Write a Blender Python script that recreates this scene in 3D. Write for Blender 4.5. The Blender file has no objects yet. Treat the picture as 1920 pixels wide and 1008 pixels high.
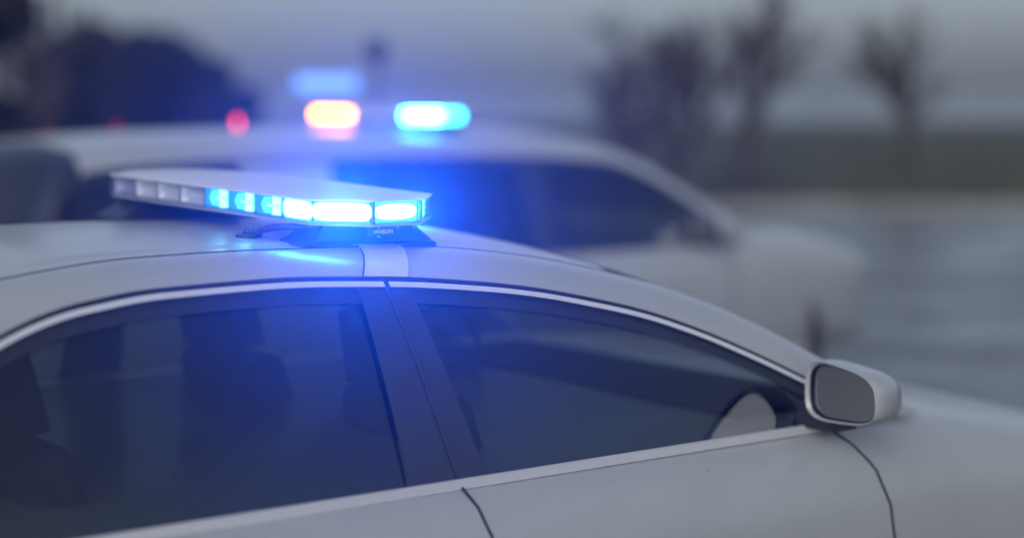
import bpy, bmesh, math, random
from mathutils import Vector, Matrix
R = math.radians
sc = bpy.context.scene
C = sc.collection
random.seed(7)

# ------------------------------------------------------------------ camera
ZC = 1.76
cam_d = bpy.data.cameras.new("camera")
cam = bpy.data.objects.new("camera", cam_d); C.objects.link(cam)
cam.location = (0, 0, ZC); cam.rotation_euler = (R(90), 0, 0)
cam_d.sensor_width = 36.0; cam_d.lens = 3300 / 1920 * 36
cam_d.shift_x = (960 - 600) / 1920; cam_d.shift_y = -(504 - 170) / 1920
cam_d.clip_start = 0.1; cam_d.clip_end = 5000
cam_d.dof.use_dof = True; cam_d.dof.focus_distance = 3.72
cam_d.dof.aperture_fstop = (cam_d.lens / 1000) / 0.082
sc.camera = cam

# ------------------------------------------------------------------ world, sun, exposure
w = bpy.data.worlds.new("World"); sc.world = w; w.use_nodes = True
nt = w.node_tree; nt.nodes.clear()
wo = nt.nodes.new('ShaderNodeOutputWorld'); bg = nt.nodes.new('ShaderNodeBackground')
sky = nt.nodes.new('ShaderNodeTexSky'); sky.sky_type = 'NISHITA'; sky.sun_disc = False
SUN_EL, SUN_ROT = 25, 200
sky.sun_elevation = R(SUN_EL); sky.sun_rotation = R(SUN_ROT)
sky.dust_density = 3.0; sky.air_density = 1.0; sky.ozone_density = 4.0
hs = nt.nodes.new('ShaderNodeHueSaturation'); hs.inputs['Value'].default_value = 0.94; hs.inputs['Saturation'].default_value = 0.55
bg.inputs['Strength'].default_value = 0.15
nt.links.new(sky.outputs[0], hs.inputs['Color']); nt.links.new(hs.outputs[0], bg.inputs['Color'])
nt.links.new(bg.outputs[0], wo.inputs['Surface'])
sd = bpy.data.lights.new("sun", 'SUN'); sd.energy = 0.5; sd.angle = R(25); sd.color = (1, .99, .96)
so = bpy.data.objects.new("sun", sd); C.objects.link(so)
so.rotation_euler = Vector((math.sin(R(SUN_ROT)) * math.cos(R(SUN_EL)), math.cos(R(SUN_ROT)) * math.cos(R(SUN_EL)), math.sin(R(SUN_EL)))).to_track_quat('Z', 'Y').to_euler()
sc.view_settings.view_transform = 'Standard'; sc.view_settings.look = 'None'
sc.view_settings.exposure = 0.0; sc.view_settings.gamma = 1.0
sc.cycles.use_denoising = True
sc.cycles.max_bounces = 10; sc.cycles.transparent_max_bounces = 24; sc.cycles.volume_bounces = 1
sc.cycles.sample_clamp_indirect = 6; sc.cycles.caustics_reflective = False; sc.cycles.caustics_refractive = False

# ------------------------------------------------------------------ helpers
def obj(name, verts, faces, mat, parent=None, smooth=True, recalc=False):
    me = bpy.data.meshes.new(name); me.from_pydata([tuple(v) for v in verts], [], faces)
    if recalc:
        bm = bmesh.new(); bm.from_mesh(me); bmesh.ops.remove_doubles(bm, verts=bm.verts, dist=1e-5)
        bmesh.ops.recalc_face_normals(bm, faces=bm.faces); bm.to_mesh(me); bm.free()
    me.update()
    if smooth:
        for p in me.polygons: p.use_smooth = True
        try: me.set_sharp_from_angle(angle=R(38))
        except Exception: pass
    o = bpy.data.objects.new(name, me); C.objects.link(o)
    if mat: me.materials.append(mat)
    if parent: o.parent = parent
    return o
def tag(o, label=None, cat=None, group=None, kind=None):
    if label: o['label'] = label
    if cat: o['category'] = cat
    if group: o['group'] = group
    if kind: o['kind'] = kind
    return o
def empty(name, loc, rz=0):
    o = bpy.data.objects.new(name, None); C.objects.link(o); o.location = loc; o.rotation_euler = (0, 0, rz)
    o.empty_display_size = .1
    return o
class MB:
    def __init__(s): s.v = []; s.f = []
    def add(s, vs, fs):
        n = len(s.v); s.v += [tuple(v) for v in vs]; s.f += [tuple(i + n for i in f) for f in fs]; return s
    def grid(s, rows, close=False):
        n = len(rows[0]); vs = [p for r in rows for p in r]; fs = []
        for i in range(len(rows) - 1):
            for j in range(n if close else n - 1):
                k = (j + 1) % n
                fs.append((i * n + j, i * n + k, (i + 1) * n + k, (i + 1) * n + j))
        return s.add(vs, fs)
    def box(s, c, d, rot=None, taper=1.0):
        vs = []
        for z in (-1, 1):
            q = taper if z > 0 else 1
            for x, y in ((-1, -1), (1, -1), (1, 1), (-1, 1)):
                p = Vector((x * d[0] / 2 * q, y * d[1] / 2 * q, z * d[2] / 2))
                if rot: p = rot @ p
                vs.append(p + Vector(c))
        return s.add(vs, [(3, 2, 1, 0), (4, 5, 6, 7), (0, 1, 5, 4), (1, 2, 6, 5), (2, 3, 7, 6), (3, 0, 4, 7)])
    def tube(s, pts, rad, n=8, cap=True):
        pts = [Vector(p) for p in pts]; rows = []
        rr = rad if isinstance(rad, (list, tuple)) else [rad] * len(pts)
        up = None
        for i, p in enumerate(pts):
            d = (pts[min(i + 1, len(pts) - 1)] - pts[max(i - 1, 0)])
            d = d.normalized() if d.length > 1e-9 else Vector((0, 0, 1))
            if up is None: up = Vector((0, 0, 1)) if abs(d.z) < .9 else Vector((1, 0, 0))
            a = d.cross(up).normalized(); b = a.cross(d).normalized(); up = b
            rows.append([p + (a * math.cos(2 * math.pi * k / n) + b * math.sin(2 * math.pi * k / n)) * rr[i] for k in range(n)])
        m = len(s.v); s.grid(rows, close=True)
        if cap:
            s.f.append(tuple(m + k for k in range(n))[::-1]); e = m + (len(rows) - 1) * n
            s.f.append(tuple(e + k for k in range(n)))
        return s
    def prism(s, outline, z0, z1, s0=1.0, s1=1.0):
        n = len(outline); vs = [(x * s0, y * s0, z0) for x, y in outline] + [(x * s1, y * s1, z1) for x, y in outline]
        fs = [tuple(range(n))[::-1], tuple(range(n, 2 * n))] + [(i, (i + 1) % n, n + (i + 1) % n, n + i) for i in range(n)]
        return s.add(vs, fs)
    def lathe(s, prof, centre, axis='y', n=32):
        rows = []
        for r, h in prof:
            row = []
            for k in range(n):
                a = 2 * math.pi * k / n
                if axis == 'y': row.append((centre[0] + r * math.cos(a), centre[1] + h, centre[2] + r * math.sin(a)))
                else: row.append((centre[0] + r * math.cos(a), centre[1] + r * math.sin(a), centre[2] + h))
            rows.append(row)
        return s.grid(rows, close=True)
    def build(s, name, mat, parent=None, smooth=True, recalc=False): return obj(name, s.v, s.f, mat, parent, smooth, recalc)
def curve(pts):
    pts = sorted(pts); xs = [p[0] for p in pts]; ys = [p[1] for p in pts]; n = len(xs)
    dl = [(ys[i + 1] - ys[i]) / (xs[i + 1] - xs[i]) for i in range(n - 1)]
    m = [dl[0]] + [0 if dl[i - 1] * dl[i] <= 0 else 2 * dl[i - 1] * dl[i] / (dl[i - 1] + dl[i]) for i in range(1, n - 1)] + [dl[-1]]
    def f(x):
        if x <= xs[0]: return ys[0]
        if x >= xs[-1]: return ys[-1]
        i = max(k for k in range(n - 1) if xs[k] <= x); h = xs[i + 1] - xs[i]; t = (x - xs[i]) / h
        return ((2 * t**3 - 3 * t**2 + 1) * ys[i] + (t**3 - 2 * t**2 + t) * h * m[i] + (-2 * t**3 + 3 * t**2) * ys[i + 1] + (t**3 - t**2) * h * m[i + 1])
    return f
def lcurve(pts):
    def f(x):
        for (a, p), (b, q) in zip(pts[:-1], pts[1:]):
            if x <= b: return p + (q - p) * max(0, (x - a)) / (b - a)
        return pts[-1][1]
    return f
def lerp(a, b, t): return a + (b - a) * t
def lin(a, b, n): return [a + (b - a) * i / (n - 1) for i in range(n)]

# ------------------------------------------------------------------ materials
def mat(name, col, rough=.5, metal=0, coat=0, emis=None, estr=0, alpha=None, noise=0, nscale=20, bump=0, bscale=60, spec=.5):
    m = bpy.data.materials.new(name); m.use_nodes = True; t = m.node_tree; b = t.nodes['Principled BSDF']
    b.inputs['Base Color'].default_value = (*col, 1); b.inputs['Roughness'].default_value = rough
    b.inputs['Metallic'].default_value = metal; b.inputs['Coat Weight'].default_value = coat; b.inputs['Coat Roughness'].default_value = .12
    b.inputs['Specular IOR Level'].default_value = spec
    if emis: b.inputs['Emission Color'].default_value = (*emis, 1); b.inputs['Emission Strength'].default_value = estr
    if noise:
        tc = t.nodes.new('ShaderNodeTexCoord'); n = t.nodes.new('ShaderNodeTexNoise'); n.inputs['Scale'].default_value = nscale; n.inputs['Detail'].default_value = 6
        mx = t.nodes.new('ShaderNodeMix'); mx.data_type = 'RGBA'; mr = t.nodes.new('ShaderNodeMapRange')
        mr.inputs['From Min'].default_value = .35; mr.inputs['From Max'].default_value = .65
        t.links.new(tc.outputs['Object'], n.inputs['Vector']); t.links.new(n.outputs['Fac'], mr.inputs['Value']); t.links.new(mr.outputs[0], mx.inputs['Factor'])
        mx.inputs['A'].default_value = (*[c * (1 - noise) for c in col], 1); mx.inputs['B'].default_value = (*[min(1, c * (1 + noise)) for c in col], 1)
        t.links.new(mx.outputs['Result'], b.inputs['Base Color'])
    if bump:
        tc = t.nodes.new('ShaderNodeTexCoord'); n = t.nodes.new('ShaderNodeTexNoise'); n.inputs['Scale'].default_value = bscale; n.inputs['Detail'].default_value = 4
        bp = t.nodes.new('ShaderNodeBump'); bp.inputs['Strength'].default_value = bump; bp.inputs['Distance'].default_value = .01
        t.links.new(tc.outputs['Object'], n.inputs['Vector']); t.links.new(n.outputs['Fac'], bp.inputs['Height']); t.links.new(bp.outputs[0], b.inputs['Normal'])
    return m
def paint(name, col):
    # car paint with faint road film and sparse dark specks of dirt
    m = mat(name, col, .33, 0, .3); t = m.node_tree; b = t.nodes['Principled BSDF']
    tc = t.nodes.new('ShaderNodeTexCoord')
    n = t.nodes.new('ShaderNodeTexNoise'); n.inputs['Scale'].default_value = 7; n.inputs['Detail'].default_value = 8; n.inputs['Roughness'].default_value = .65
    mr = t.nodes.new('ShaderNodeMapRange'); mr.inputs['From Min'].default_value = .3; mr.inputs['From Max'].default_value = .7; mr.inputs['To Min'].default_value = .93; mr.inputs['To Max'].default_value = 1.0
    v = t.nodes.new('ShaderNodeTexVoronoi'); v.inputs['Scale'].default_value = 22; v.inputs['Randomness'].default_value = 1
    sp = t.nodes.new('ShaderNodeMapRange'); sp.inputs['From Min'].default_value = .025; sp.inputs['From Max'].default_value = .05; sp.inputs['To Min'].default_value = .55; sp.inputs['To Max'].default_value = 1
    ml = t.nodes.new('ShaderNodeMath'); ml.operation = 'MULTIPLY'
    vm = t.nodes.new('ShaderNodeVectorMath'); vm.operation = 'SCALE'; vm.inputs[0].default_value = col
    mp = t.nodes.new('ShaderNodeMapping'); mp.inputs['Scale'].default_value = (.45, 1, 1)
    L = t.links.new
    L(tc.outputs['Object'], n.inputs['Vector']); L(tc.outputs['Object'], mp.inputs['Vector']); L(mp.outputs[0], v.inputs['Vector'])
    L(n.outputs['Fac'], mr.inputs['Value']); L(v.outputs['Distance'], sp.inputs['Value'])
    L(mr.outputs[0], ml.inputs[0]); L(sp.outputs[0], ml.inputs[1]); L(ml.outputs[0], vm.inputs['Scale']); L(vm.outputs[0], b.inputs['Base Color'])
    return m
def glass(name, tint, ior=1.5, rough=.0):
    m = bpy.data.materials.new(name); m.use_nodes = True; t = m.node_tree; t.nodes.clear()
    o = t.nodes.new('ShaderNodeOutputMaterial'); mx = t.nodes.new('ShaderNodeMixShader'); tr = t.nodes.new('ShaderNodeBsdfTransparent'); g = t.nodes.new('ShaderNodeBsdfGlossy')
    # thin pane: Schlick reflection, the same from both sides
    lw = t.nodes.new('ShaderNodeLayerWeight'); lw.inputs['Blend'].default_value = .5; pw = t.nodes.new('ShaderNodeMath'); pw.operation = 'POWER'; pw.inputs[1].default_value = 5
    ma = t.nodes.new('ShaderNodeMath'); ma.operation = 'MULTIPLY_ADD'; ma.inputs[1].default_value = .9; ma.inputs[2].default_value = .075; g.inputs['Roughness'].default_value = rough
    tr.inputs['Color'].default_value = (*tint, 1)
    t.links.new(lw.outputs['Facing'], pw.inputs[0]); t.links.new(pw.outputs[0], ma.inputs[0])
    t.links.new(ma.outputs[0], mx.inputs[0]); t.links.new(tr.outputs[0], mx.inputs[1]); t.links.new(g.outputs[0], mx.inputs[2]); t.links.new(mx.outputs[0], o.inputs['Surface'])
    return m
M = dict(
    white=paint('white_paint', (.36, .385, .395)), navy=paint('navy_paint', (.03, .045, .08)),
    strap=mat('strap_white', (.52, .50, .46), .45, noise=.05, nscale=30),
    black=mat('black_plastic', (.018, .02, .026), .42, bump=.1, bscale=300),
    rubber=mat('rubber', (.015, .015, .017), .7), gloss=mat('gloss_black', (.02, .022, .03), .12, coat=.5),
    chrome=mat('satin_chrome', (.90, .90, .91), .34, .55), mirror=mat('bright_reflector', (.80, .83, .86), .40, .15),
    lid=mat('lid_plastic', (.53, .55, .56), .42, bump=.05, bscale=120), inner=mat('cabin_cloth', (.03, .032, .037), .85),
    seat=mat('seat_cloth', (.05, .052, .06), .85, noise=.2), glass=glass('window_glass', (.30, .34, .35)),
    tint=glass('tinted_glass', (.10, .12, .125)),
    privacy=glass('privacy_glass', (.04, .045, .05)), lens=None,
    tyre=mat('tyre_rubber', (.02, .02, .021), .75), rim=mat('steel_rim', (.35, .36, .37), .35, .8),
    lamp=mat('headlamp_glass', (.5, .53, .56), .1, coat=1), redlens=mat('tail_lens', (.35, .01, .01), .15, coat=1),
    plate=mat('grey_plastic', (.12, .125, .135), .5),
    bark=mat('bark', (.05, .043, .04), .9, noise=.3, nscale=8), leaf=mat('evergreen_leaf', (.026, .025, .020), .9, noise=.35, nscale=1.3, spec=.08),
    leaf2=mat('dry_leaf', (.05, .045, .04), .9, noise=.35, nscale=1.5, spec=.1),
    mirrorglass=mat('mirror_pane', (.55, .58, .62), .04, 1.0),
    post=mat('galvanised_post', (.16, .17, .19), .45, .4), 
)
def emit(name, col, st):
    m = bpy.data.materials.new(name); m.use_nodes = True; t = m.node_tree; t.nodes.clear()
    o = t.nodes.new('ShaderNodeOutputMaterial'); e = t.nodes.new('ShaderNodeEmission'); e.inputs[0].default_value = (*col, 1); e.inputs[1].default_value = st
    t.links.new(e.outputs[0], o.inputs['Surface']); return m
BL = (.06, .42, 1.0)
M['led_full'] = emit('blue_led_full', (.085, .48, 1.0), 18); M['led_mid'] = emit('blue_led', (.20, .78, 1.0), 6); M['glow_mid'] = emit('blue_optic', (.03, .36, 1.0), 1.5)
M['led_far'] = emit('blue_led_far', (.05, .5, 1.0), 90); M['led_far_dim'] = emit('blue_led_far_dim', (.03, .5, 1.0), 22)
M['led_red'] = emit('red_led_far', (1.0, .28, .0), 36); M['red_beacon'] = emit('red_beacon_lamp', (1.0, .06, .09), 6)
M['red_dim'] = emit('red_beacon_dim', (.6, .03, .1), .6); M['blue_strip'] = emit('pale_blue_glow', (.17, .36, 1.0), 2.0)  # blue_strip: glow of the panel added on the post, no known lamp
def lensmat():
    # clear ribbed polycarbonate: transparent, glossy by Fresnel, fine vertical prisms as bump
    m = glass('clear_ribbed_lens', (.90, .93, .97), 1.45, .05); t = m.node_tree
    tc = t.nodes.new('ShaderNodeTexCoord'); wv = t.nodes.new('ShaderNodeTexWave'); wv.bands_direction = 'Y'; wv.inputs['Scale'].default_value = 55
    bp = t.nodes.new('ShaderNodeBump'); bp.inputs['Strength'].default_value = .5; bp.inputs['Distance'].default_value = .003
    t.links.new(tc.outputs['Object'], wv.inputs['Vector']); t.links.new(wv.outputs['Fac'], bp.inputs['Height'])
    for n in t.nodes:
        if n.type in ('BSDF_GLOSSY', 'LAYER_WEIGHT'): t.links.new(bp.outputs[0], n.inputs['Normal'])
    return m
M['lens'] = lensmat()

# ------------------------------------------------------------------ setting
def ground():
    g = MB()
    rs = [0.01, 2, 4, 7, 12, 20, 35, 60, 100, 180, 320, 600]
    g.lathe([(r, 0) for r in rs], (0, 10, 0), 'z', 48)
    m = bpy.data.materials.new('wet_asphalt'); m.use_nodes = True; t = m.node_tree; b = t.nodes['Principled BSDF']; L = t.links.new
    tc = t.nodes.new('ShaderNodeTexCoord'); n1 = t.nodes.new('ShaderNodeTexNoise'); n1.inputs['Scale'].default_value = .9; n1.inputs['Detail'].default_value = 5
    n2 = t.nodes.new('ShaderNodeTexNoise'); n2.inputs['Scale'].default_value = 60; n2.inputs['Detail'].default_value = 5
    r = t.nodes.new('ShaderNodeMapRange'); r.inputs['From Min'].default_value = .42; r.inputs['From Max'].default_value = .58; r.inputs['To Min'].default_value = .26; r.inputs['To Max'].default_value = .40
    cr = t.nodes.new('ShaderNodeValToRGB'); cr.color_ramp.elements[0].color = (.035, .036, .038, 1); cr.color_ramp.elements[1].color = (.085, .085, .087, 1)
    bp = t.nodes.new('ShaderNodeBump'); bp.inputs['Strength'].default_value = .25; bp.inputs['Distance'].default_value = .004
    L(tc.outputs['Object'], n1.inputs['Vector']); L(tc.outputs['Object'], n2.inputs['Vector']); L(n1.outputs['Fac'], r.inputs['Value']); L(r.outputs[0], b.inputs['Roughness'])
    L(n2.outputs['Fac'], cr.inputs['Fac']); L(cr.outputs[0], b.inputs['Base Color']); L(n2.outputs['Fac'], bp.inputs['Height']); L(bp.outputs[0], b.inputs['Normal'])
    o = g.build('ground', m); tag(o, 'wet dark asphalt of the car park', kind='structure')
ground()
pl = MB()
for k in range(9):
    c0 = Vector((-.143, 4.215, .004)) + Matrix.Rotation(R(34), 3, 'Z') @ Vector((3.4, 1.9 + (k - 3) * 3.1, 0)); d_ = Matrix.Rotation(R(34), 3, 'Z') @ Vector((1, 0, 0)); e_ = Vector((-d_.y, d_.x, 0))
    pl.add([c0 - d_ * 5.6 - e_ * .05, c0 + d_ * .2 - e_ * .05, c0 + d_ * .2 + e_ * .05, c0 - d_ * 5.6 + e_ * .05], [(0, 1, 2, 3)])
tag(pl.build('parking_lines', mat('worn_line_paint', (.42, .42, .40), .5, noise=.4, nscale=14), smooth=False), 'worn white parking bay lines on the wet asphalt', kind='structure')

gv = MB()
rnd_ = random.Random(4); rows = []
for y_ in [26, 27, 28.5] + lin(31, 88, 24):
    rows.append([(x_ * 1.0, y_, .03 if y_ == 26 else .13 + .10 * rnd_.random()) for x_ in lin(-120, 120, 120)])
gv.grid(rows)
tag(gv.build('grass_verge', mat('winter_grass', (.075, .078, .05), .9, noise=.45, nscale=.5, bump=.6, bscale=9, spec=.1)), 'dull winter grass beyond the asphalt', kind='structure')
kb = MB().box((0, 25.9, .065), (240, .18, .13)); tag(kb.build('kerb', mat('kerb_stone', (.25, .25, .24), .8, noise=.2, nscale=3), smooth=False), 'pale concrete kerb between asphalt and grass', kind='structure')
# ------------------------------------------------------------------ car builder
def car(P, name, loc, rz, label, body_mat):
    root = empty(name, loc, rz); tag(root, label, 'police car' if P.get('police') else 'car')
    zi, ti, zo, zb = curve(P['zi']), curve(P['ti']), curve(P['zo']), P['belt']
    T0, T1 = P['t_top'], P['t_belt']; ZT = P['z_top']
    def ts(z):
        k = min(max((ZT - z) / (ZT - zb), 0), 1.0); return T0 + (T1 - T0) * k ** .85
    u0, u1 = P['deck'], P['cowl']; h0, h1 = P['hdr_r'], P['hdr_f']; crf = curve(P['crown'])
    def roof(u, q, off=0): # q in -1..1 across
        return Vector((u, q * ti(u), zi(u) + off + crf(u) * (1 - q * q)))
    def outer(u): z = max(zo(u), zb); return Vector((u, ts(z) + .004, z))
    def rail(u, v, off=0):
        a = roof(u, 1); b = outer(u); c = Vector((u, lerp(a.y, b.y, .72), lerp(b.z, a.z, .93)))
        p = a * (1 - v) ** 2 + c * 2 * v * (1 - v) + b * v * v
        if off:
            e = .01; q1 = rail(u, max(v - e, 0)); q2 = rail(u, min(v + e, 1)); d = (q2 - q1); nrm = Vector((0, d.z, -d.y)).normalized()
            if nrm.z < 0: nrm = -nrm
            p = p + nrm * off
        return p
    def ref(p, s): return (p[0], p[1] * s, p[2])
    # --- roof skin, with the shallow stamped step running round it
    st = P.get('stamp', 0)
    rows = []
    for u in lin(h0, h1, 90):
        row = []
        for q in lin(-1, 1, 61):
            p = roof(u, q)
            if st:
                a = min(1, max(0, (abs(q) - .80) / .05)); bb = min(1, max(0, (u - P['stamp_u']) / .05))
                p.z -= st * (1 - (1 - a) * bb) * (1 if u > -9 else 0)
            p.z -= .006 * max(0, (abs(q) - .975) / .025)
            row.append(p)
        rows.append(row)
    MB().grid(rows).build('roof', body_mat, root)
    # --- lower body: closed loft, wheel arches cut
    bs = P['body']; cz = {k: curve([(r[0], r[i + 1]) for r in bs]) for i, k in enumerate(('zt', 'zs', 'w', 'z0'))}
    prof = curve([(0, 0), (1, 1)])
    us = lin(bs[0][0], bs[-1][0], 110); rows = []
    for u in us:
        zt_, zs_, w_, z0_ = (cz[k](u) for k in ('zt', 'zs', 'w', 'z0'))
        tb = T1 * w_ / P['wmax']; H = zs_ - z0_
        half = [(0, zt_), (.4 * tb, zt_ - .006), (.75 * tb, lerp(zt_, zs_, .35)), (.93 * tb, lerp(zt_, zs_, .8)), (tb, zs_ - .004), (lerp(tb, w_, .45), zs_ - .035), (lerp(tb, w_, .8), zs_ - .09),
                (w_ * .992, zs_ - .17), (w_, zs_ - .26), (w_ * .995, zs_ - .38), (w_ * .985, zs_ - .5), (w_ * .96, z0_ + .10), (w_ * .93, z0_ + .03), (w_ * .86, z0_), (0, z0_)]
        half = [(a, max(b, z0_)) for a, b in half]
        ring = [(u, -a, b) for a, b in half] + [(u, a, b) for a, b in half[::-1][1:-1]]
        rows.append(ring)
    b = MB().grid(rows, close=True); n = len(rows[0]); b.f.append(tuple(range(n))[::-1]); e = (len(rows) - 1) * n; b.f.append(tuple(e + k for k in range(n)))
    body = b.build('body', body_mat, root, recalc=False)
    bm = bmesh.new(); bm.from_mesh(body.data); bmesh.ops.recalc_face_normals(bm, faces=bm.faces); bm.to_mesh(body.data); bm.free()
    rw = P['wheel_r']
    cut = MB()
    for wu in P['axles']:
        cut = cut
        for s in (-1, 1):
            c2 = MB(); pr = []
            c2.lathe([(rw + .05, -.16), (rw + .05, .16)], (wu, s * (P['wmax'] - .06), rw), 'y', 40)
            m0 = len(c2.v); nn = 40
            c2.f.append(tuple(range(nn))); c2.f.append(tuple(range(nn, 2 * nn))[::-1]); cut.add(c2.v, c2.f)
    co = cut.build('cutter', None, None, recalc=True)
    md = body.modifiers.new('arch', 'BOOLEAN'); md.object = co; md.operation = 'DIFFERENCE'; md.solver = 'EXACT'
    dg = bpy.context.evaluated_depsgraph_get(); dg.update()
    nm = bpy.data.meshes.new_from_object(body.evaluated_get(dg)); body.modifiers.clear(); body.data = nm
    for p_ in nm.polygons: p_.use_smooth = True
    try: nm.set_sharp_from_angle(angle=R(38))
    except Exception: pass
    bpy.data.objects.remove(co)
    def side(u, z, off=0):
        # lower body side surface, as lofted above
        w_, zs_ = cz['w'](u), cz['zs'](u); tb = T1 * w_ / P['wmax']; d = zs_ - z
        k = lcurve([(0, tb), (.035, lerp(tb, w_, .45)), (.09, lerp(tb, w_, .8)), (.17, w_ * .992), (.26, w_), (.38, w_ * .995), (.5, w_ * .985), (zs_ - cz['z0'](u) - .1, w_ * .96)])
        return k(d) + off
    # --- glass front and rear
    for nm_, a, bnd in (('windshield', h1, u1), ('rear_window', u0, h0)):
        if nm_ == 'rear_window' and P.get('rear_in'): bnd = h0
        rows = [[roof(u, q, .0) for q in lin(-.985, .985, 25)] for u in lin(a + (.012 if nm_ == 'windshield' else 0), bnd - (.012 if nm_ == 'rear_window' else 0), 30)]
        MB().grid(rows).build(nm_, M['glass'] if nm_ == 'windshield' else P['rear_glass'], root)
    for s in (-1, 1):
        # roof rail and pillars
        rows = [[ref(rail(u, v), s) for v in lin(0, 1, 15)] for u in lin(u0, u1, 120)]
        MB().grid(rows).build('roof_rail', body_mat, root)
        t_ = MB().tube([ref(roof(u, 1) + Vector((0, .001, -.0015)), s) for u in lin(h0, h1, 60)], P.get('ditch', .0035), 6)
        t_.build('roof_seam', M['rubber'], root)
        d0, d1 = P['dlo']
        def sp(u, z, off): return (u, s * (ts(z) + off), z)
        def strip(za, zb_, off, a, bnd, n=90): # strip hung below the outer curve
            return [[sp(u, max(zo(u) - lerp(za, zb_, k), zb + .001), off) for k in lin(0, 1, 3)] for u in lin(a, bnd, n)]
        MB().tube([sp(u, max(zo(u) - .001, zb + .002), .002) for u in lin(d0, d1, 90)], .0045, 6).build('window_seal', M['rubber'], root)
        gap = P['gap']
        if P['chrome']:
            for a, bnd in ((d0 + .03, gap - .006), (gap + .006, d1 - .02)):
                MB().grid(strip(.0062, .0170, .0062, a, bnd)).build('chrome_trim', M['chrome'], root)
        MB().grid(strip(.003, .019, .0022, d0, d1)).grid(strip(.0175, .05, -.003, d0, d1)).grid(strip(.019, .024, -.0005, d0, d1)).build('door_frame', M['black'], root)
        for (b0, b1, t0, t1, gm) in P['windows']:
            rows = []
            for k in lin(0, 1, 14):
                row = []
                for a in lin(0, 1, 40):
                    ub, ut = lerp(b0, b1, a), lerp(t0, t1, a); u = lerp(ub, ut, k); z = lerp(zb + .004, max(zo(ut) - .028, zb + .006), k)
                    row.append(sp(u, z, -.010))
                rows.append(row)
            wi = MB().grid(rows).build('side_window', M[gm], root)
        if P.get('wrap'):
            MB().grid([[ref(rail(u, v, .005), s) for v in lin(.0, 1, 12)] for u in lin(P['wrap'][0], P['wrap'][1], 24)]).build('pillar_cover', M['gloss'], root)
        for (b0, b1, t0, t1, off, mm, nm_) in P['pillars']:
            rows = [[sp(lerp(lerp(b0, b1, a), lerp(t0, t1, a), k), lerp(zb + .002, zo(lerp(t0, t1, a)) - .0195, k), off) for a in lin(0, 1, 5)] for k in lin(0, 1, 10)]
            MB().grid(rows).build(nm_, body_mat if mm == 'body' else M[mm], root)
        for (gb, gt) in P['gaps']:
            MB().tube([sp(lerp(gb, gt, k), lerp(zb, zo(gt) - .002, k), .0035) for k in lin(0, 1, 8)], .0035, 6).build('door_gap', M['rubber'], root)
        # belt moulding and door seams
        MB().grid([[(u, s * (T1 + a), z) for a, z in ((-.012, zb - .004), (.004, zb + .012), (.010, zb + .010), (.011, zb - .008))] for u in lin(d0, d1, 30)]).build('belt_moulding', M['chrome'] if P['chrome'] else M['black'], root)
        for k_, path in enumerate(P['seams']):
            pts = []
            for (a, c_), (b_, d_) in zip(path[:-1], path[1:]):
                for q in lin(0, 1, 70): pts.append((lerp(a, b_, q), s * side(lerp(a, b_, q), lerp(c_, d_, q), .0005), lerp(c_, d_, q)))
            MB().tube(pts, .0035, 6).build('door_seam', M['rubber'], root)
        for hu, hz in P['handles']:
            y = side(hu, hz); h = MB(); h.tube([(hu - .09, s * y, hz), (hu - .08, s * (y + .035), hz + .004), (hu, s * (y + .042), hz + .006), (hu + .08, s * (y + .035), hz + .004), (hu + .09, s * y, hz)], [.01, .012, .013, .012, .01], 8)
            h.build('door_handle', M['chrome'] if P['chrome'] else body_mat, root)
        # mirror
        mu = P['mirror']; my = ts(zb) + .13
        mo_ = MB(); rows = []
        def mring(x, sc_, dy=0):
            r_ = []
            for g in lin(0, 2 * math.pi, 33)[:-1]:
                c_, s_ = math.cos(g), math.sin(g); hh_ = .072 if s_ > 0 else .060
                yy = .118 * math.copysign(abs(c_) ** .55, c_) * sc_; zz = hh_ * math.copysign(abs(s_) ** .62, s_) * sc_ * (1 - .16 * yy / .118)
                r_.append((x + .16 * (yy / .118) * -.12, s * (my + yy + dy), zb + .095 + zz))
            return r_
        for x, q_ in ((-.050, .90), (-.058, .965), (-.052, 1.0), (-.02, 1.0), (.02, .95), (.055, .80), (.075, .55), (.083, .25), (.085, .02)): rows.append(mring(mu + x, q_))
        mo = mo_.grid(rows, close=True).build('side_mirror', body_mat, root)
        MB().grid([mring(mu - .049, .905), mring(mu - .030, .88), mring(mu - .030, .01)], close=True).build('mirror_recess', M['black'], mo)
        MB().grid([mring(mu - .041, .85), mring(mu - .041, .01)], close=True).build('mirror_glass', M['mirrorglass'], mo)
        MB().box((mu + .01, s * (ts(zb) + .03), zb + .025), (.085, .12, .035), taper=.8).build('arm', M['black'], mo)
        # wheels
        for wu in P['axles']:
            W = empty('wheel', (wu, s * (P['wmax'] - .13), rw)); W.parent = root
            ty = MB().lathe([(rw * .66, -.10), (rw * .9, -.115), (rw * .98, -.10), (rw, -.07), (rw, .07), (rw * .98, .10), (rw * .9, .115), (rw * .66, .10)], (0, 0, 0), 'y', 48); ty.build('tyre', M['tyre'], W)
            rm = MB().lathe([(.001, s * .06), (.06, s * .07), (.07, s * .045), (rw * .55, s * .03), (rw * .60, s * .085), (rw * .67, s * .098)], (0, 0, 0), 'y', 40)
            for k in range(10):
                a = 2 * math.pi * k / 10; rm.box((math.cos(a) * rw * .38, s * .05, math.sin(a) * rw * .38), (rw * .34, .03, .022), Matrix.Rotation(-a, 3, 'Y'))
            rm.build('rim', M['rim'], W)
        # lamps
        fu = bs[-1][0]; zh = P['lamp_z']; rows = []
        for a in lin(0, 1, 12):
            u = lerp(fu - .30, fu - .06, a); y = side(u, zh)
            rows.append([(u + .004, s * (side(u, zh + dz) + .006), zh + dz) for dz in lin(-.06, .055, 5)])
        MB().grid(rows).build('headlight', M['lamp'], root)
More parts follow.
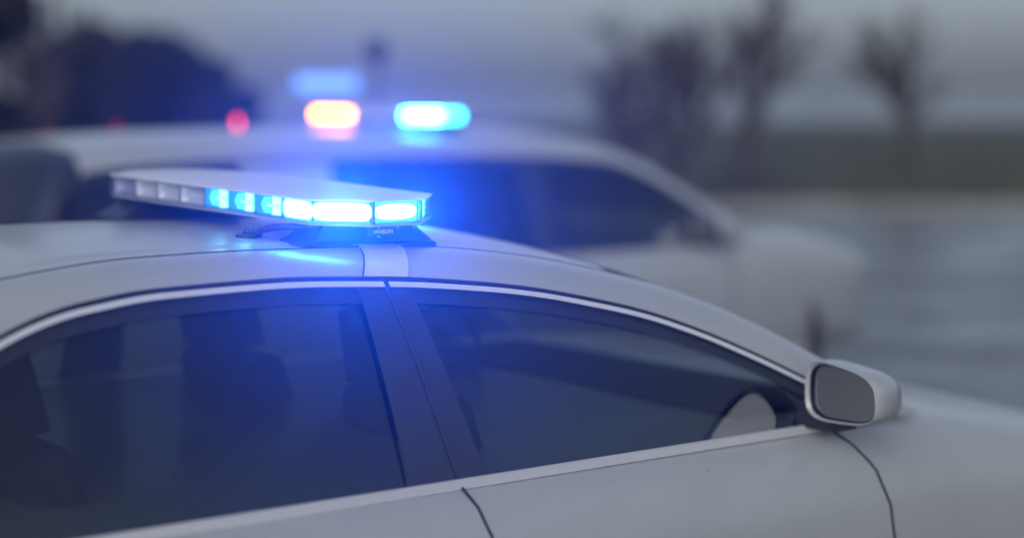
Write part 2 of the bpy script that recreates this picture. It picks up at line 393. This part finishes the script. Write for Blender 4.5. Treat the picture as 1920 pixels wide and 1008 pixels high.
        ru = bs[0][0]; rows = [[(u, s * (side(u, zh + dz) + .006), zh + .05 + dz) for dz in lin(-.07, .07, 5)] for u in lin(ru + .04, ru + .30, 10)]
        MB().grid(rows).build('tail_light', M['redlens'], root)
    # cabin
    MB().box(((d0 + d1) / 2, 0, zb - .03), (d1 - d0 - .1, 2 * T1 - .14, .05)).build('cabin_floor', M['inner'], root)
    MB().box((P['cowl'] - .28, 0, zb - .01), (.45, 2 * T1 - .2, .06), taper=.9).build('dashboard', M['inner'], root)
    rows = [[roof(u, q, -.035) for q in lin(-.97, .97, 9)] for u in lin(h0 + .04, h1 - .03, 14)]
    MB().grid(rows).build('headliner', M['inner'], root)
    for su, sy in P['seats']:
        q = MB(); rot = Matrix.Rotation(R(-14), 3, 'Y')
        q.box((su, sy, zb - .05), (.13, .46, .34), rot, .86)
        se = q.build('seat', M['seat'], root); hd = MB().box((su - .075, sy, zb + .215), (.10, .26, .17), rot, .9)
        for dy in (-.06, .06): hd.tube([(su - .03, sy + dy, zb + .08), (su - .065, sy + dy, zb + .16)], .006, 6)
        hr = hd.build('headrest', M['seat'], se)
        bv = hr.modifiers.new('round', 'BEVEL'); bv.width = .035; bv.segments = 4; bv.limit_method = 'ANGLE'
        bv = se.modifiers.new('round', 'BEVEL'); bv.width = .04; bv.segments = 4; bv.limit_method = 'ANGLE'
    sw = MB(); cx, cy, cz_ = P['cowl'] - .62, .36, zb + .0
    sw.tube([(cx + .18 * .35 * math.sin(a), cy + .18 * math.cos(a), cz_ + .18 * math.sin(a)) for a in lin(0, 2 * math.pi, 33)], .012, 8, cap=False).box((cx + .01, cy, cz_), (.03, .34, .05))
    sw.build('steering_wheel', M['inner'], root)
    # grille and bumper strip
    fu = bs[-1][0]; MB().box((fu - .008, 0, P['lamp_z'] - .06), (.05, 1.0, .16)).build('grille', M['gloss'], root)
    MB().box((fu - .01, 0, .34), (.05, 1.2, .10)).build('bumper_grille', M['black'], root)
    return root, roof, rail

SEDAN = dict(police=True,
    zi=[(-1.95, 1.02), (-1.7, 1.14), (-1.45, 1.255), (-1.2, 1.345), (-1.0, 1.39), (-.88, 1.406), (-.6, 1.429), (-.41, 1.431), (-.15, 1.426), (.13, 1.416), (.25, 1.404), (.43, 1.378), (.59, 1.345), (.74, 1.308), (.9, 1.255), (1.1, 1.165), (1.3, 1.055), (1.42, .985)],
    ti=[(-1.95, .60), (-1.2, .52), (-.6, .48), (0, .48), (.5, .50), (.8, .535), (1.1, .60), (1.42, .69)],
    zo=[(-1.95, .97), (-1.34, .97), (-1.3, 1.03), (-1.2, 1.17), (-1.1, 1.245), (-1.0, 1.30), (-.858, 1.348), (-.778, 1.363), (-.6, 1.379), (-.36, 1.382), (-.08, 1.370), (.17, 1.346), (.31, 1.326), (.45, 1.298), (.6, 1.262), (.75, 1.212), (.9, 1.15), (1.08, 1.065), (1.25, .975), (1.42, .97)],
    belt=.97, z_top=1.375, t_top=.60, t_belt=.80, deck=-1.95, cowl=1.42, hdr_r=-1.15, hdr_f=.70, crown=[(-1.2, .012), (-.4, .014), (.1, .024), (.45, .046), (.8, .05), (1.42, .06)], stamp=.004, stamp_u=-.80,
    body=[(-2.72, .80, .78, .62, .42), (-2.68, .93, .88, .74, .30), (-2.5, 1.0, .95, .84, .22), (-1.95, 1.02, .97, .91, .20), (-1.2, .99, .975, .93, .19), (0, .985, .97, .93, .19), (1.2, .985, .968, .93, .19), (1.42, .985, .955, .925, .19), (1.9, .93, .88, .92, .20), (2.3, .85, .80, .86, .22), (2.52, .76, .72, .76, .25), (2.60, .66, .62, .62, .32)],
    wmax=.93, wheel_r=.34, axles=(-1.45, 1.58), dlo=(-1.34, 1.25), chrome=True, gap=-.078, rear_glass=M['glass'],
    windows=[(-1.22, -.15, -1.06, -.138, 'glass'), (.035, 1.12, -.022, .86, 'glass')],
    pillars=[(-.150, -.03, -.150, -.082, .001, 'gloss', 'pillar_cover'), (-.03, .045, -.076, -.020, .001, 'gloss', 'pillar_cover')],
    gaps=[(-.03, -.080)],
    seams=[[(-.03, .966), (-.022, .62), (-.02, .30), (1.08, .27), (1.15, .45), (1.165, .62), (1.15, .80), (1.115, .90), (1.075, .966)], [(-.02, .30), (-.95, .30), (-1.08, .48), (-1.15, .68), (-1.24, .86), (-1.30, .966)]],
    handles=[(-1.02, .83), (.14, .81)], mirror=1.02, lamp_z=.70, seats=[(.18, .38), (.18, -.38), (-.78, .38), (-.78, -.38)])

TH = R(34); OX, OY = -.143, 4.215
near, roofN, railN = car(SEDAN, 'police_sedan', (OX, OY, 0), TH, 'white police sedan in sharp focus in front, chrome strip over its side windows', M['white'])

# ------------------------------------------------------------------ lightbar
def octagon(hl, hd, b): return [(-hd, -hl + b), (-hd + b, -hl), (hd - b, -hl), (hd, -hl + b), (hd, hl - b), (hd - b, hl), (-hd + b, hl), (-hd, hl - b)]
def module(parent, c, ang, wdt, state, h=.042, strip=True):
    # c: centre on the face (x,y,z); ang: direction the module looks, about z
    rot = Matrix.Rotation(ang, 3, 'Z')
    def pt(a, d, z): # a along face, d depth outward
        return rot @ Vector((d, a, z)) + Vector(c)
    rows = []
    for k in lin(-1, 1, 13):
        row = []
        for a in lin(-1, 1, 13):
            d = -.030 + .026 * max(abs(k) ** 2.2, abs(a) ** 3)
            row.append(pt(a * wdt / 2 * .93, d, k * h / 2))
        rows.append(row)
    mt = {'off': M['mirror'], 'mid': M['glow_mid'], 'full': M['glow_full'], 'end': M['glow_full'], 'far': M['led_far'], 'far_dim': M['led_far_dim'], 'red': M['led_red'], 'violet': M['glow_off']}[state]
    mo = MB().grid(rows).build('light_module', mt, parent)
    # chrome cup lips
    q = MB()
    for s in (-1, 1): q.tube([pt(a * wdt * .46, -.022 + .012 * a * a, s * h * .03 + s * h * .20 * (1 - a * a)) for a in lin(-1, 1, 9)], .0022, 5)
    if state in ('off', 'violet'): q.build('reflector_cup', M['chrome'], mo)
    led = MB()
    lm = {'mid': M['led_mid'], 'full': M['led_full'], 'end': M['led_end'], 'far': M['led_far'], 'far_dim': M['led_far_dim'], 'red': M['led_red']}.get(state)
    if state == 'mid':
        for z in (-.0115, .0115): led.add([pt(.044, -.006, z - .0075), pt(.010, -.006, z - .0085), pt(.010, -.006, z + .0085), pt(.044, -.006, z + .0075)], [(0, 1, 2, 3)])
        led.add([pt(.046, -.005, -.0018), pt(-.012, -.005, -.0018), pt(-.012, -.005, .0018), pt(.046, -.005, .0018)], [(0, 1, 2, 3)])
        led.build('led', lm, mo, smooth=False)
        MB().add([pt(.046, -.008, -.0195), pt(-.028, -.008, -.0175), pt(-.041, -.008, 0), pt(-.028, -.008, .0175), pt(.046, -.008, .0195)], [(0, 1, 2, 3, 4)]).build('optic', M['optic_mid'], mo, smooth=False)
    elif state in ('full', 'end'):
        pw_ = .35 if state == 'full' else .8; rows = []
        for q in (.01, .5, 1.0):
            row = []
            for g_ in lin(0, 2 * math.pi, 41)[:-1]:
                c_, s_ = math.cos(g_), math.sin(g_)
                row.append(pt(q * wdt * (.50 if state == 'full' else .47) * math.copysign(abs(c_) ** pw_, c_), -.004, q * h * (.48 if state == 'full' else .40) * math.copysign(abs(s_) ** .6, s_)))
            rows.append(row)
        led.grid(rows, close=True); led.build('led', lm, mo, smooth=False)
    elif lm:
        led.add([pt(-wdt * .47, -.004, -h * .40), pt(wdt * .47, -.004, -h * .40), pt(wdt * .47, -.004, h * .40), pt(-wdt * .47, -.004, h * .40)], [(0, 1, 2, 3)])
        led.build('led', lm, mo, smooth=False)
    return mo
M['glow_full'] = emit('blue_optic_full', (.05, .48, 1.0), 4.0); M['led_end'] = emit('blue_led_end', (.16, .72, 1.0), 11)
M['optic_mid'] = emit('blue_optic_bright', (.08, .70, 1.0), 2.6)
M['tray'] = mat('pale_tray', (.34, .36, .40), .4)
M['glow_off'] = mat('unlit_blue_optic', (.42, .44, .74), .3, .2)
def lightbar(name, loc, rz, label, rear, front, ends, hl=.555, hd=.165, b=.10, feet=(.37, -.40), z_lens=(.003, .050), tilt=0):
    root = empty(name, loc, rz); tag(root, label, 'lightbar'); root.rotation_euler = (tilt, 0, rz)
    oc = octagon(hl, hd, b)
    z0, z1 = z_lens
    MB().prism(octagon(hl - .003, hd - .003, b), -.003, z0).build('housing', M['tray'], root, smooth=False)
    # lens wall with slightly rounded upper edge
    L = MB(); rows = []
    for zz, off in ((z0 - .002, .0), (z0 + .002, .003), (z1 - .004, .001), (z1, -.004)):
        rows.append([(x * (hd + off) / hd, y * (hl + off) / hl, zz) for x, y in oc])
    L.grid(rows, close=True); L.build('lens', M['lens'], root, smooth=False)
    # lid: low dome, highest in the middle, with two stiffening ribs
    rows = []
    for yy in [-hl, -hl + b * .5, -hl + b] + lin(-hl + b * 1.5, hl - b * 1.5, 30) + [hl - b, hl - b * .5, hl]:
        hw_ = min(hd, hd - b + (hl - abs(yy))) * .985; e_ = 1 - (abs(yy) / hl) ** 2.2
        rows.append([(x_ * hw_, yy * .988, z1 + .003 + (1 - x_ ** 4) * (.0015 + .014 * e_) + (.0012 if .42 < abs(x_) < .50 else 0)) for x_ in lin(-1, 1, 31)])
    MB().grid(rows).build('lid', M['lid'], root)
    MB().grid([[(x * (hd + o) / hd, y * (hl + o) / hl, z) for x, y in oc] for o, z in ((-.004, z1 - .001), (.002, z1 + .0005), (.001, z1 + .004), (-.006, z1 + .006))], close=True).build('lid_rim', M['lid'], root, smooth=False)
    zc = (z0 + z1) / 2 + .0005
    MB().prism(octagon(hl - .042, hd - .042, b * .75), z0 + .001, z1 - .001).build('circuit_housing', M['plate'], root, smooth=False)
    nm = len(rear); L0 = -(hl - b); wdt = 2 * (hl - b) / nm
    for i, s in enumerate(rear): module(root, (-hd + .006, L0 + wdt * (i + .5), zc), math.pi, wdt, s)
    for i, s in enumerate(front): module(root, (hd - .006, L0 + wdt * (i + .5), zc), 0, wdt, s)
    # ends: (rear-near bevel, end, front-near bevel) for -y end then +y end
    q = b / 2; dg = b * 1.28
    for sy, sts in zip((-1, 1), ends):
        for s, (cx, cy, ang, wd) in zip(sts, ((-hd + q, hl - q, math.pi - R(45) , dg), (0, hl, R(90), 2 * (hd - b) * .92), (hd - q, hl - q, R(45), dg))):
            ang2 = ang if sy > 0 else -ang
            d = Vector((math.cos(ang2), math.sin(ang2), 0)) * -.007
            module(root, (cx + d.x, sy * cy + d.y, zc), ang2, wd, s)
    # divider posts at the corners of the lens
    for k, (x, y) in enumerate(oc):
        if k != 0: MB().tube([(x * .965, y * .992, z0), (x * .965, y * .992, z1)], .004, 6).build('lens_post', M['plate'], root)
    return root
# far foot and near foot are shaped tents standing on the roof
def foot(root, yc, hw, hx_top, hx_bot, zt, zb_l, zb_r, ribs=True, slot=True):
    # trapezoid bracket: top under the bar, flared lip at the roof
    def zb_(x): return lerp(zb_l, zb_r, (x + hx_bot) / (2 * hx_bot))
    rows = []
    for k, (sx, sy, hz) in enumerate(((1.0, 1.0, 0), (1.0, 1.0, .30), (.965, .90, .38), (hx_top / hx_bot, .62, 1.0))):
        ring = []
        for x, y in ((-1, -1), (-.93, -1.06), (.93, -1.06), (1, -1), (1, 1), (.93, 1.06), (-.93, 1.06), (-1, 1)):
            X = x * hx_bot * sx; z_ = zb_(X); lip = .010
            z = z_ if k == 0 else (z_ + lip if k == 1 else (z_ + lip + .003 if k == 2 else zt))
            ring.append((X, yc + y * hw * sy, z))
        rows.append(ring)
    g = MB().grid(rows, close=True); g.f.append(tuple(range(8))[::-1]); g.f.append(tuple(range(24, 32)))
    return g.build('mounting_foot', M['black'], root, smooth=False)

zN = 1.485
ROLL = 0
bar = lightbar('emergency_lightbar', (OX, OY, zN), TH, 'roof lightbar with clear lens, far half unlit, near half blazing blue, on the sedan',
    ['full', 'mid', 'mid', 'mid', 'off', 'off', 'off', 'violet'][0:8] , ['off'] * 8, (('full', 'end', 'mid'), ('off', 'off', 'off')), tilt=R(1.1))
TILT = R(1.1)
def tobar(p): return Matrix.Rotation(-TILT, 3, 'X') @ (Vector(p) - Vector((0, 0, zN)))
nf = foot(bar, -.41, .055, .115, .172, -.004, tobar((0, -.42, roofN(-.17, .42 / .48).z)).z - .004, tobar((0, -.42, roofN(.17, .42 / .48).z)).z - .006)
ff = foot(bar, .40, .075, .13, .20, -.004, tobar((0, .39, roofN(-.17, .39 / .48).z)).z, tobar((0, .39, roofN(.17, .39 / .48).z)).z)
# strap from the near foot over the roof rail to the window frame
rows = []
for v in [-.25] + lin(0, .985, 16):
    row = []
    for u in lin(-.058, .052, 6):
        u -= .074 * max(0, v)
        if v < 0: p = roofN(u, -.93, .004)
        else:
            p = railN(u, v, .0035); p = Vector((p.x, -p.y, p.z))
        row.append(tobar(p))
    rows.append(row)
st = MB().grid(rows).build('mounting_strap', M['strap']); st.parent = bar

for uu in (-.058, .052):
    e_ = MB().tube([tobar((uu - .074 * v, -railN(uu - .074 * v, v, .0045).y, railN(uu - .074 * v, v, .0045).z)) for v in lin(.02, .98, 14)], .0017, 5).build('strap_edge', M['rubber'] if uu < 0 else M['strap'], st)
# cable and its grommet
pts = [(-.10, -.43, -.010), (-.15, -.385, -.012), (-.175, -.35, -.014), (-.192, -.32, -.022), (-.200, -.298, -.034), (-.203, -.285, -.046)]
cf = [curve([(i, p[k]) for i, p in enumerate(pts)]) for k in range(3)]
MB().tube([tuple(c_(q) for c_ in cf) for q in lin(0, 5, 30)], .008, 10).build('power_cable', M['black'], bar)
zr_ = tobar((-.204, -.279, roofN(-.204, -.279 / .48).z)).z + .005
MB().lathe([(.030, -.004), (.030, .001), (.014, .006), (.010, .014), (.0, .014)], (-.204, -.279, zr_), 'z', 20).build('cable_boot', M['black'], bar)
# maker's name on the near end of the housing
def text(s, size, loc, rot, mat_, parent, name='lettering'):
    cu = bpy.data.curves.new(name, 'FONT'); cu.body = s; cu.size = size; cu.extrude = .0004; cu.align_x = 'CENTER'; cu.align_y = 'CENTER'
    o = bpy.data.objects.new('tmp', cu); C.objects.link(o)
    dg = bpy.context.evaluated_depsgraph_get(); dg.update()
    me = bpy.data.meshes.new_from_object(o.evaluated_get(dg)); bpy.data.objects.remove(o)
    q = bpy.data.objects.new(name, me); C.objects.link(q); me.materials.append(mat_); q.parent = parent
    q.location = loc; q.rotation_euler = rot
    return q
M['letter'] = mat('pale_lettering', (.6, .62, .65), .5)
lp = MB().box((-.037, -.548, -.014), (.075, .006, .016)).build('name_plate', M['black'], bar)
text('WHELEN', .0125, (-.037, -.5515, -.014), (R(90), 0, 0), M['letter'], lp)
zf = tobar((0, -.42, roofN(0, .42 / .48).z)).z - .005
def fy(h): return -.4625 + .0165 * (h - .013) / (-.004 - zf - .013) - .0012
MB().add([(x_, fy(h_), zf + h_) for x_, h_ in ((-.010, .034), (.006, .034), (.021, .023), (.021, .017), (.014, .020))], [(0, 1, 2, 3, 4)]).build('drain_slot', M['letter'], nf, smooth=False)
# screws under the rim
for x, y in ((-.05, -.56), (.0, -.56), (.045, -.56), (.085, -.535)):
    MB().lathe([(.0035, -.009), (.0035, -.003), (.0, -.003)], (x, y * .985, 0), 'z', 10).build('screw', M['plate'], bar)

def spot(name, parent, loc, yaw, pitch, energy, cone, blend=.8, col=(.008, .095, 1.0), size=.02):
    d = bpy.data.lights.new(name, 'SPOT'); d.energy = energy; d.spot_size = R(cone); d.spot_blend = blend; d.color = col; d.shadow_soft_size = size
    o = bpy.data.objects.new(name, d); C.objects.link(o); o.parent = parent; o.location = loc
    v = Vector((math.cos(yaw) * math.cos(pitch), math.sin(yaw) * math.cos(pitch), math.sin(pitch)))
    o.rotation_euler = v.to_track_quat('-Z', 'Y').to_euler(); return o
spot('blue_beam', bar, (-.13, -.53, .035), R(-125), R(3), 1100, 46, 1.0)
spot('blue_beam', bar, (.02, -.585, .035), R(-118), R(3), 420, 50, 1.0)

# ------------------------------------------------------------------ background SUV
SUV = dict(police=True,
    zi=[(-2.50, .96), (-2.42, 1.10), (-2.28, 1.40), (-2.14, 1.49), (-1.9, 1.515), (-1.3, 1.53), (-.6, 1.535), (0, 1.537), (.5, 1.53), (.8, 1.505), (1.0, 1.455), (1.15, 1.40), (1.5, 1.22), (1.88, 1.01)],
    ti=[(-2.5, .74), (-2.14, .62), (-1.3, .60), (0, .60), (.5, .60), (.9, .61), (1.2, .65), (1.88, .76)],
    zo=[(-2.50, .94), (-2.44, .94), (-2.36, 1.12), (-2.24, 1.34), (-2.10, 1.41), (-1.33, 1.442), (-.6, 1.44), (0, 1.432), (.5, 1.415), (.85, 1.39), (1.0, 1.36), (1.17, 1.295), (1.5, 1.115), (1.76, .94), (1.88, .94)],
    belt=.93, z_top=1.44, t_top=.70, t_belt=.88, deck=-2.50, cowl=1.88, hdr_r=-2.14, hdr_f=.96, crown=[(-2.5, .03), (1.9, .04)], stamp=0, stamp_u=-1.0,
    body=[(-2.62, .80, .78, .84, .45), (-2.58, .93, .90, .92, .32), (-2.48, .96, .93, .95, .28), (-1.6, .96, .94, .98, .26), (0, .96, .94, .98, .25), (1.5, .96, .94, .98, .25), (1.88, .99, .95, .98, .26), (2.3, .98, .92, .96, .27), (2.7, .93, .87, .90, .28), (2.90, .86, .80, .80, .32), (2.97, .72, .68, .68, .38)],
    wmax=.98, wheel_r=.37, wrap=(-2.49, -2.17), axles=(-1.62, 1.98), dlo=(-2.44, 1.76), chrome=False, gap=.355, rear_glass=M['privacy'],
    windows=[(-2.40, -1.42, -2.16, -1.34, 'privacy'), (-.98, .28, -.88, .28, 'privacy'), (.43, 1.62, .43, 1.16, 'tint')],
    pillars=[(-1.46, -.94, -1.36, -.86, .004, 'body', 'pillar'), (.26, .45, .26, .45, .001, 'gloss', 'pillar_cover')],
    gaps=[(.355, .355)],
    seams=[[(.355, .93), (.36, .36), (1.50, .36), (1.62, .70), (1.60, .91)], [(.36, .36), (-.75, .36), (-.92, .7), (-.96, .91)]],
    handles=[(-.72, .84), (.52, .83)], mirror=1.42, lamp_z=.76, seats=[(.75, .4), (.75, -.4), (-.35, .4), (-.35, -.4)])
SX, SY, ST = .358, 9.4, R(34)
suv, roofS, railS = car(SUV, 'police_suv', (SX, SY, 0), ST, 'white police SUV out of focus behind the sedan, lit lightbar on its roof', M['white'])
zS = 1.604
bar2 = lightbar('emergency_lightbar', (SX, SY, zS), ST, 'blurred roof lightbar on the SUV, red in its middle, bright blue at right',
    ['far', 'off', 'off', 'off', 'off', 'red', 'red', 'red'], ['off'] * 8, (('far', 'far_dim', 'off'), ('off', 'off', 'off')), hl=.575)
for yc in (-.42, .42):
    foot(bar2, yc, .05, .11, .15, -.002, roofS(-.15, yc / .6).z - zS, roofS(.15, yc / .6).z - zS)
spot('blue_beam', bar2, (-.19, -.45, .03), R(-150), R(4), 140, 60, 1.0)

# ------------------------------------------------------------------ trees, pole, beacons
def at(px, py, Y): return Vector(((px - 600) / 3300 * Y, Y, ZC - (py - 170) / 3300 * Y))
def leafy(name, base, height, crad, leaves, label, mat_, z_lo=.15, size=.12, group=None, lobes=9):
    root = empty(name, (base[0], base[1], 0)); tag(root, label, 'tree', group)
    tk = MB(); tk.tube([(0, 0, 0), (.03, .02, height * .35), (-.02, 0, height * .75)], [crad * .12, crad * .09, crad * .03], 8)
    for k in range(10):
        a = random.uniform(0, 6.28); z = random.uniform(.2, .7) * height
        tk.tube([(0, 0, z), (crad * .5 * math.cos(a), crad * .5 * math.sin(a), z + crad * .35)], [crad * .04, crad * .015], 5)
    tk.build('trunk', M['bark'], root)
    cl = []
    for k in range(lobes):
        a = random.uniform(0, 6.28); q = random.uniform(.1, .62); zf = random.uniform(z_lo, .86)
        cl.append((Vector((crad * q * math.cos(a), crad * q * math.sin(a), height * zf)), crad * random.uniform(.32, .55)))
    cl.append((Vector((0, 0, height * .55)), crad * .8)); cl.append((Vector((0, 0, height * .8)), crad * .5)); cl.append((Vector((0, 0, height * .28)), crad * .85))
    g = MB()
    for i in range(leaves):
        c_, r = random.choice(cl); d = Vector((random.gauss(0, 1), random.gauss(0, 1), random.gauss(0, 1))).normalized()
        p = c_ + Vector((d.x, d.y, d.z * 1.0)) * r * random.random() ** .4
        p.z = max(.05, min(p.z, height * 1.02))
        a = Vector((random.gauss(0, 1), random.gauss(0, 1), random.gauss(0, 1))).normalized(); b_ = a.cross(d).normalized() * size * random.uniform(.6, 1.3); a = a * size * random.uniform(.4, .8)
        g.add([p - a, p + b_, p + a, p - b_], [(0, 1, 2, 3)])
    g.build('crown', mat_, root, smooth=False)
    return root
def bare(name, base, height, label, seed, spread=.5, depth=6, group=None, r0=None, fork=3):
    rnd = random.Random(seed); root = empty(name, (base[0], base[1], 0)); tag(root, label, 'tree', group)
    tk = MB(); tw = MB()
    def grow(p, d, ln, r, k):
        mid = p + d * ln * .5 + Vector((rnd.gauss(0, .04), rnd.gauss(0, .04), 0)) * ln; q = p + d * ln
        (tk if k < 2 else tw).tube([p, mid, q], [r, r * .85, r * .68], 6 if k < 3 else 4, cap=False)
        if k >= depth: return
        for j in range(fork if k else fork + 1):
            nd = (d + Vector((rnd.gauss(0, spread), rnd.gauss(0, spread), rnd.uniform(-.05, .35)))).normalized()
            grow(q if j < 2 else p + d * ln * rnd.uniform(.4, .9), nd, ln * rnd.uniform(.62, .82), r * .62, k + 1)
    grow(Vector((0, 0, 0)), Vector((0, 0, 1)), height * .26, r0 or height * .035, 0)
    tk.build('trunk', M['bark'], root); tw.build('crown', M['bark'], root)
    return root
GR = 'dark bushes and trees beyond the car park on the left'
descr = ['low dark tree at the left end of the evergreen clump', 'tallest dark evergreen in the clump at the left', 'dark evergreen just right of the tallest one in the clump', 'round dark evergreen in the middle of the clump', 'sloping dark evergreen toward the right of the clump', 'lowest dark evergreen at the right end of the clump, behind the lamps', 'small dark bush filling the foot of the clump at far left']
for k, (px, py, rp, Y) in enumerate([(85, 90, 60, 30), (172, 22, 95, 33), (262, 36, 95, 31), (340, 62, 88, 34), (402, 92, 74, 30), (446, 150, 50, 28), (30, 170, 60, 27)]):
    p = at(px, py, Y); sc_ = Y / 3300
    leafy('evergreen_tree', (p.x, p.y), p.z, rp * sc_ * 1.05, 7500, descr[k], M['leaf'] if k not in (0,) else M['leaf2'], group=GR)
p = at(22, 0, 16)
leafy('overhanging_tree', (p.x - .15, p.y), 4.6, .5, 6000, 'dark tall conifer cut by the top left corner of the view', M['leaf'], z_lo=.45)
for k, (px, py, Y, h, sd, lb) in enumerate([(70, 60, 24, 3.6, 3, 'thin greyish leafless tree between the tall conifer and the dark clump'), (1165, 110, 22, 3.0, 5, 'bare tree with forked branches behind the bonnet of the SUV'), (1255, 70, 25, 4.0, 8, 'taller bare tree right of the forked one, far right'), (1400, 60, 30, 4.6, 11, 'widely branched bare tree standing alone at the right side'), (1700, 90, 34, 4.2, 14, 'bare tree farthest to the right')]):
    p = at(px, py, Y); bare('bare_tree', (p.x, p.y), h, lb, sd, spread=.42 if k else .3, depth=5, group='leafless trees round the car park')
# camera post; its arm and glowing panel are added for a stray blue light patch
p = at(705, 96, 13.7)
cp = empty('camera_post', (p.x, p.y, 0)); tag(cp, 'slim post with a dark camera head and an added arm of pale blue glow, behind the SUV', 'post')
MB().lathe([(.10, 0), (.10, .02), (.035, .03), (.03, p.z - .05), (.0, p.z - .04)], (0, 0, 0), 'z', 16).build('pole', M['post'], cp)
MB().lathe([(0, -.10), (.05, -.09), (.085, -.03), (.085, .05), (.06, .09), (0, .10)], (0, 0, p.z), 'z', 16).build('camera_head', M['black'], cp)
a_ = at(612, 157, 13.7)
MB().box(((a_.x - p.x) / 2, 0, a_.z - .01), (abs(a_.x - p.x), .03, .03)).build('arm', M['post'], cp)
lb_ = MB().box((a_.x - p.x, 0, a_.z), (.50, .08, .125)).build('glow_panel_back', M['plate'], cp)
MB().box((a_.x - p.x, -.05, a_.z), (.48, .03, .11)).build('blue_glow_panel', M['blue_strip'], lb_)
# small red beacons on the SUV roof
for (u, tt, m_, rr, hh, lb) in ((-.66, .45, 'red_beacon', .012, .065, 'brightly lit small red beacon on the SUV roof, left of its lightbar'), (-1.38, .45, 'red_dim', .02, .045, 'faint red beacon midway along the SUV roof'), (-1.765, .45, 'red_dim', .014, .03, 'barely lit red beacon at the rear edge of the SUV roof')):
    q = suv.location + Matrix.Rotation(ST, 3, 'Z') @ roofS(u, tt / .6)
    b_ = empty('red_beacon', q); tag(b_, lb, 'beacon', 'small red beacons on the SUV roof')
    MB().lathe([(rr * 1.5, -.005), (rr * 1.5, .008), (rr, .012), (0, .012)], (0, 0, 0), 'z', 14).build('base', M['black'], b_)
    MB().lathe([(rr, .012), (rr, hh * .8), (rr * .6, hh), (0, hh)], (0, 0, 0), 'z', 14).build('lamp', M[m_], b_)

# ------------------------------------------------------------------ haze
hz = MB().box((0, 60, 14), (700, 700, 30)).build('haze', None, smooth=False); tag(hz, 'thin cold haze in the air', kind='stuff')
hm = bpy.data.materials.new('haze'); hm.use_nodes = True; t = hm.node_tree; t.nodes.clear()
o_ = t.nodes.new('ShaderNodeOutputMaterial'); pv = t.nodes.new('ShaderNodeVolumePrincipled')
pv.inputs['Color'].default_value = (.9, .93, 1, 1); pv.inputs['Density'].default_value = .0015; pv.inputs['Anisotropy'].default_value = .90
t.links.new(pv.outputs[0], o_.inputs['Volume']); hz.data.materials.append(hm)
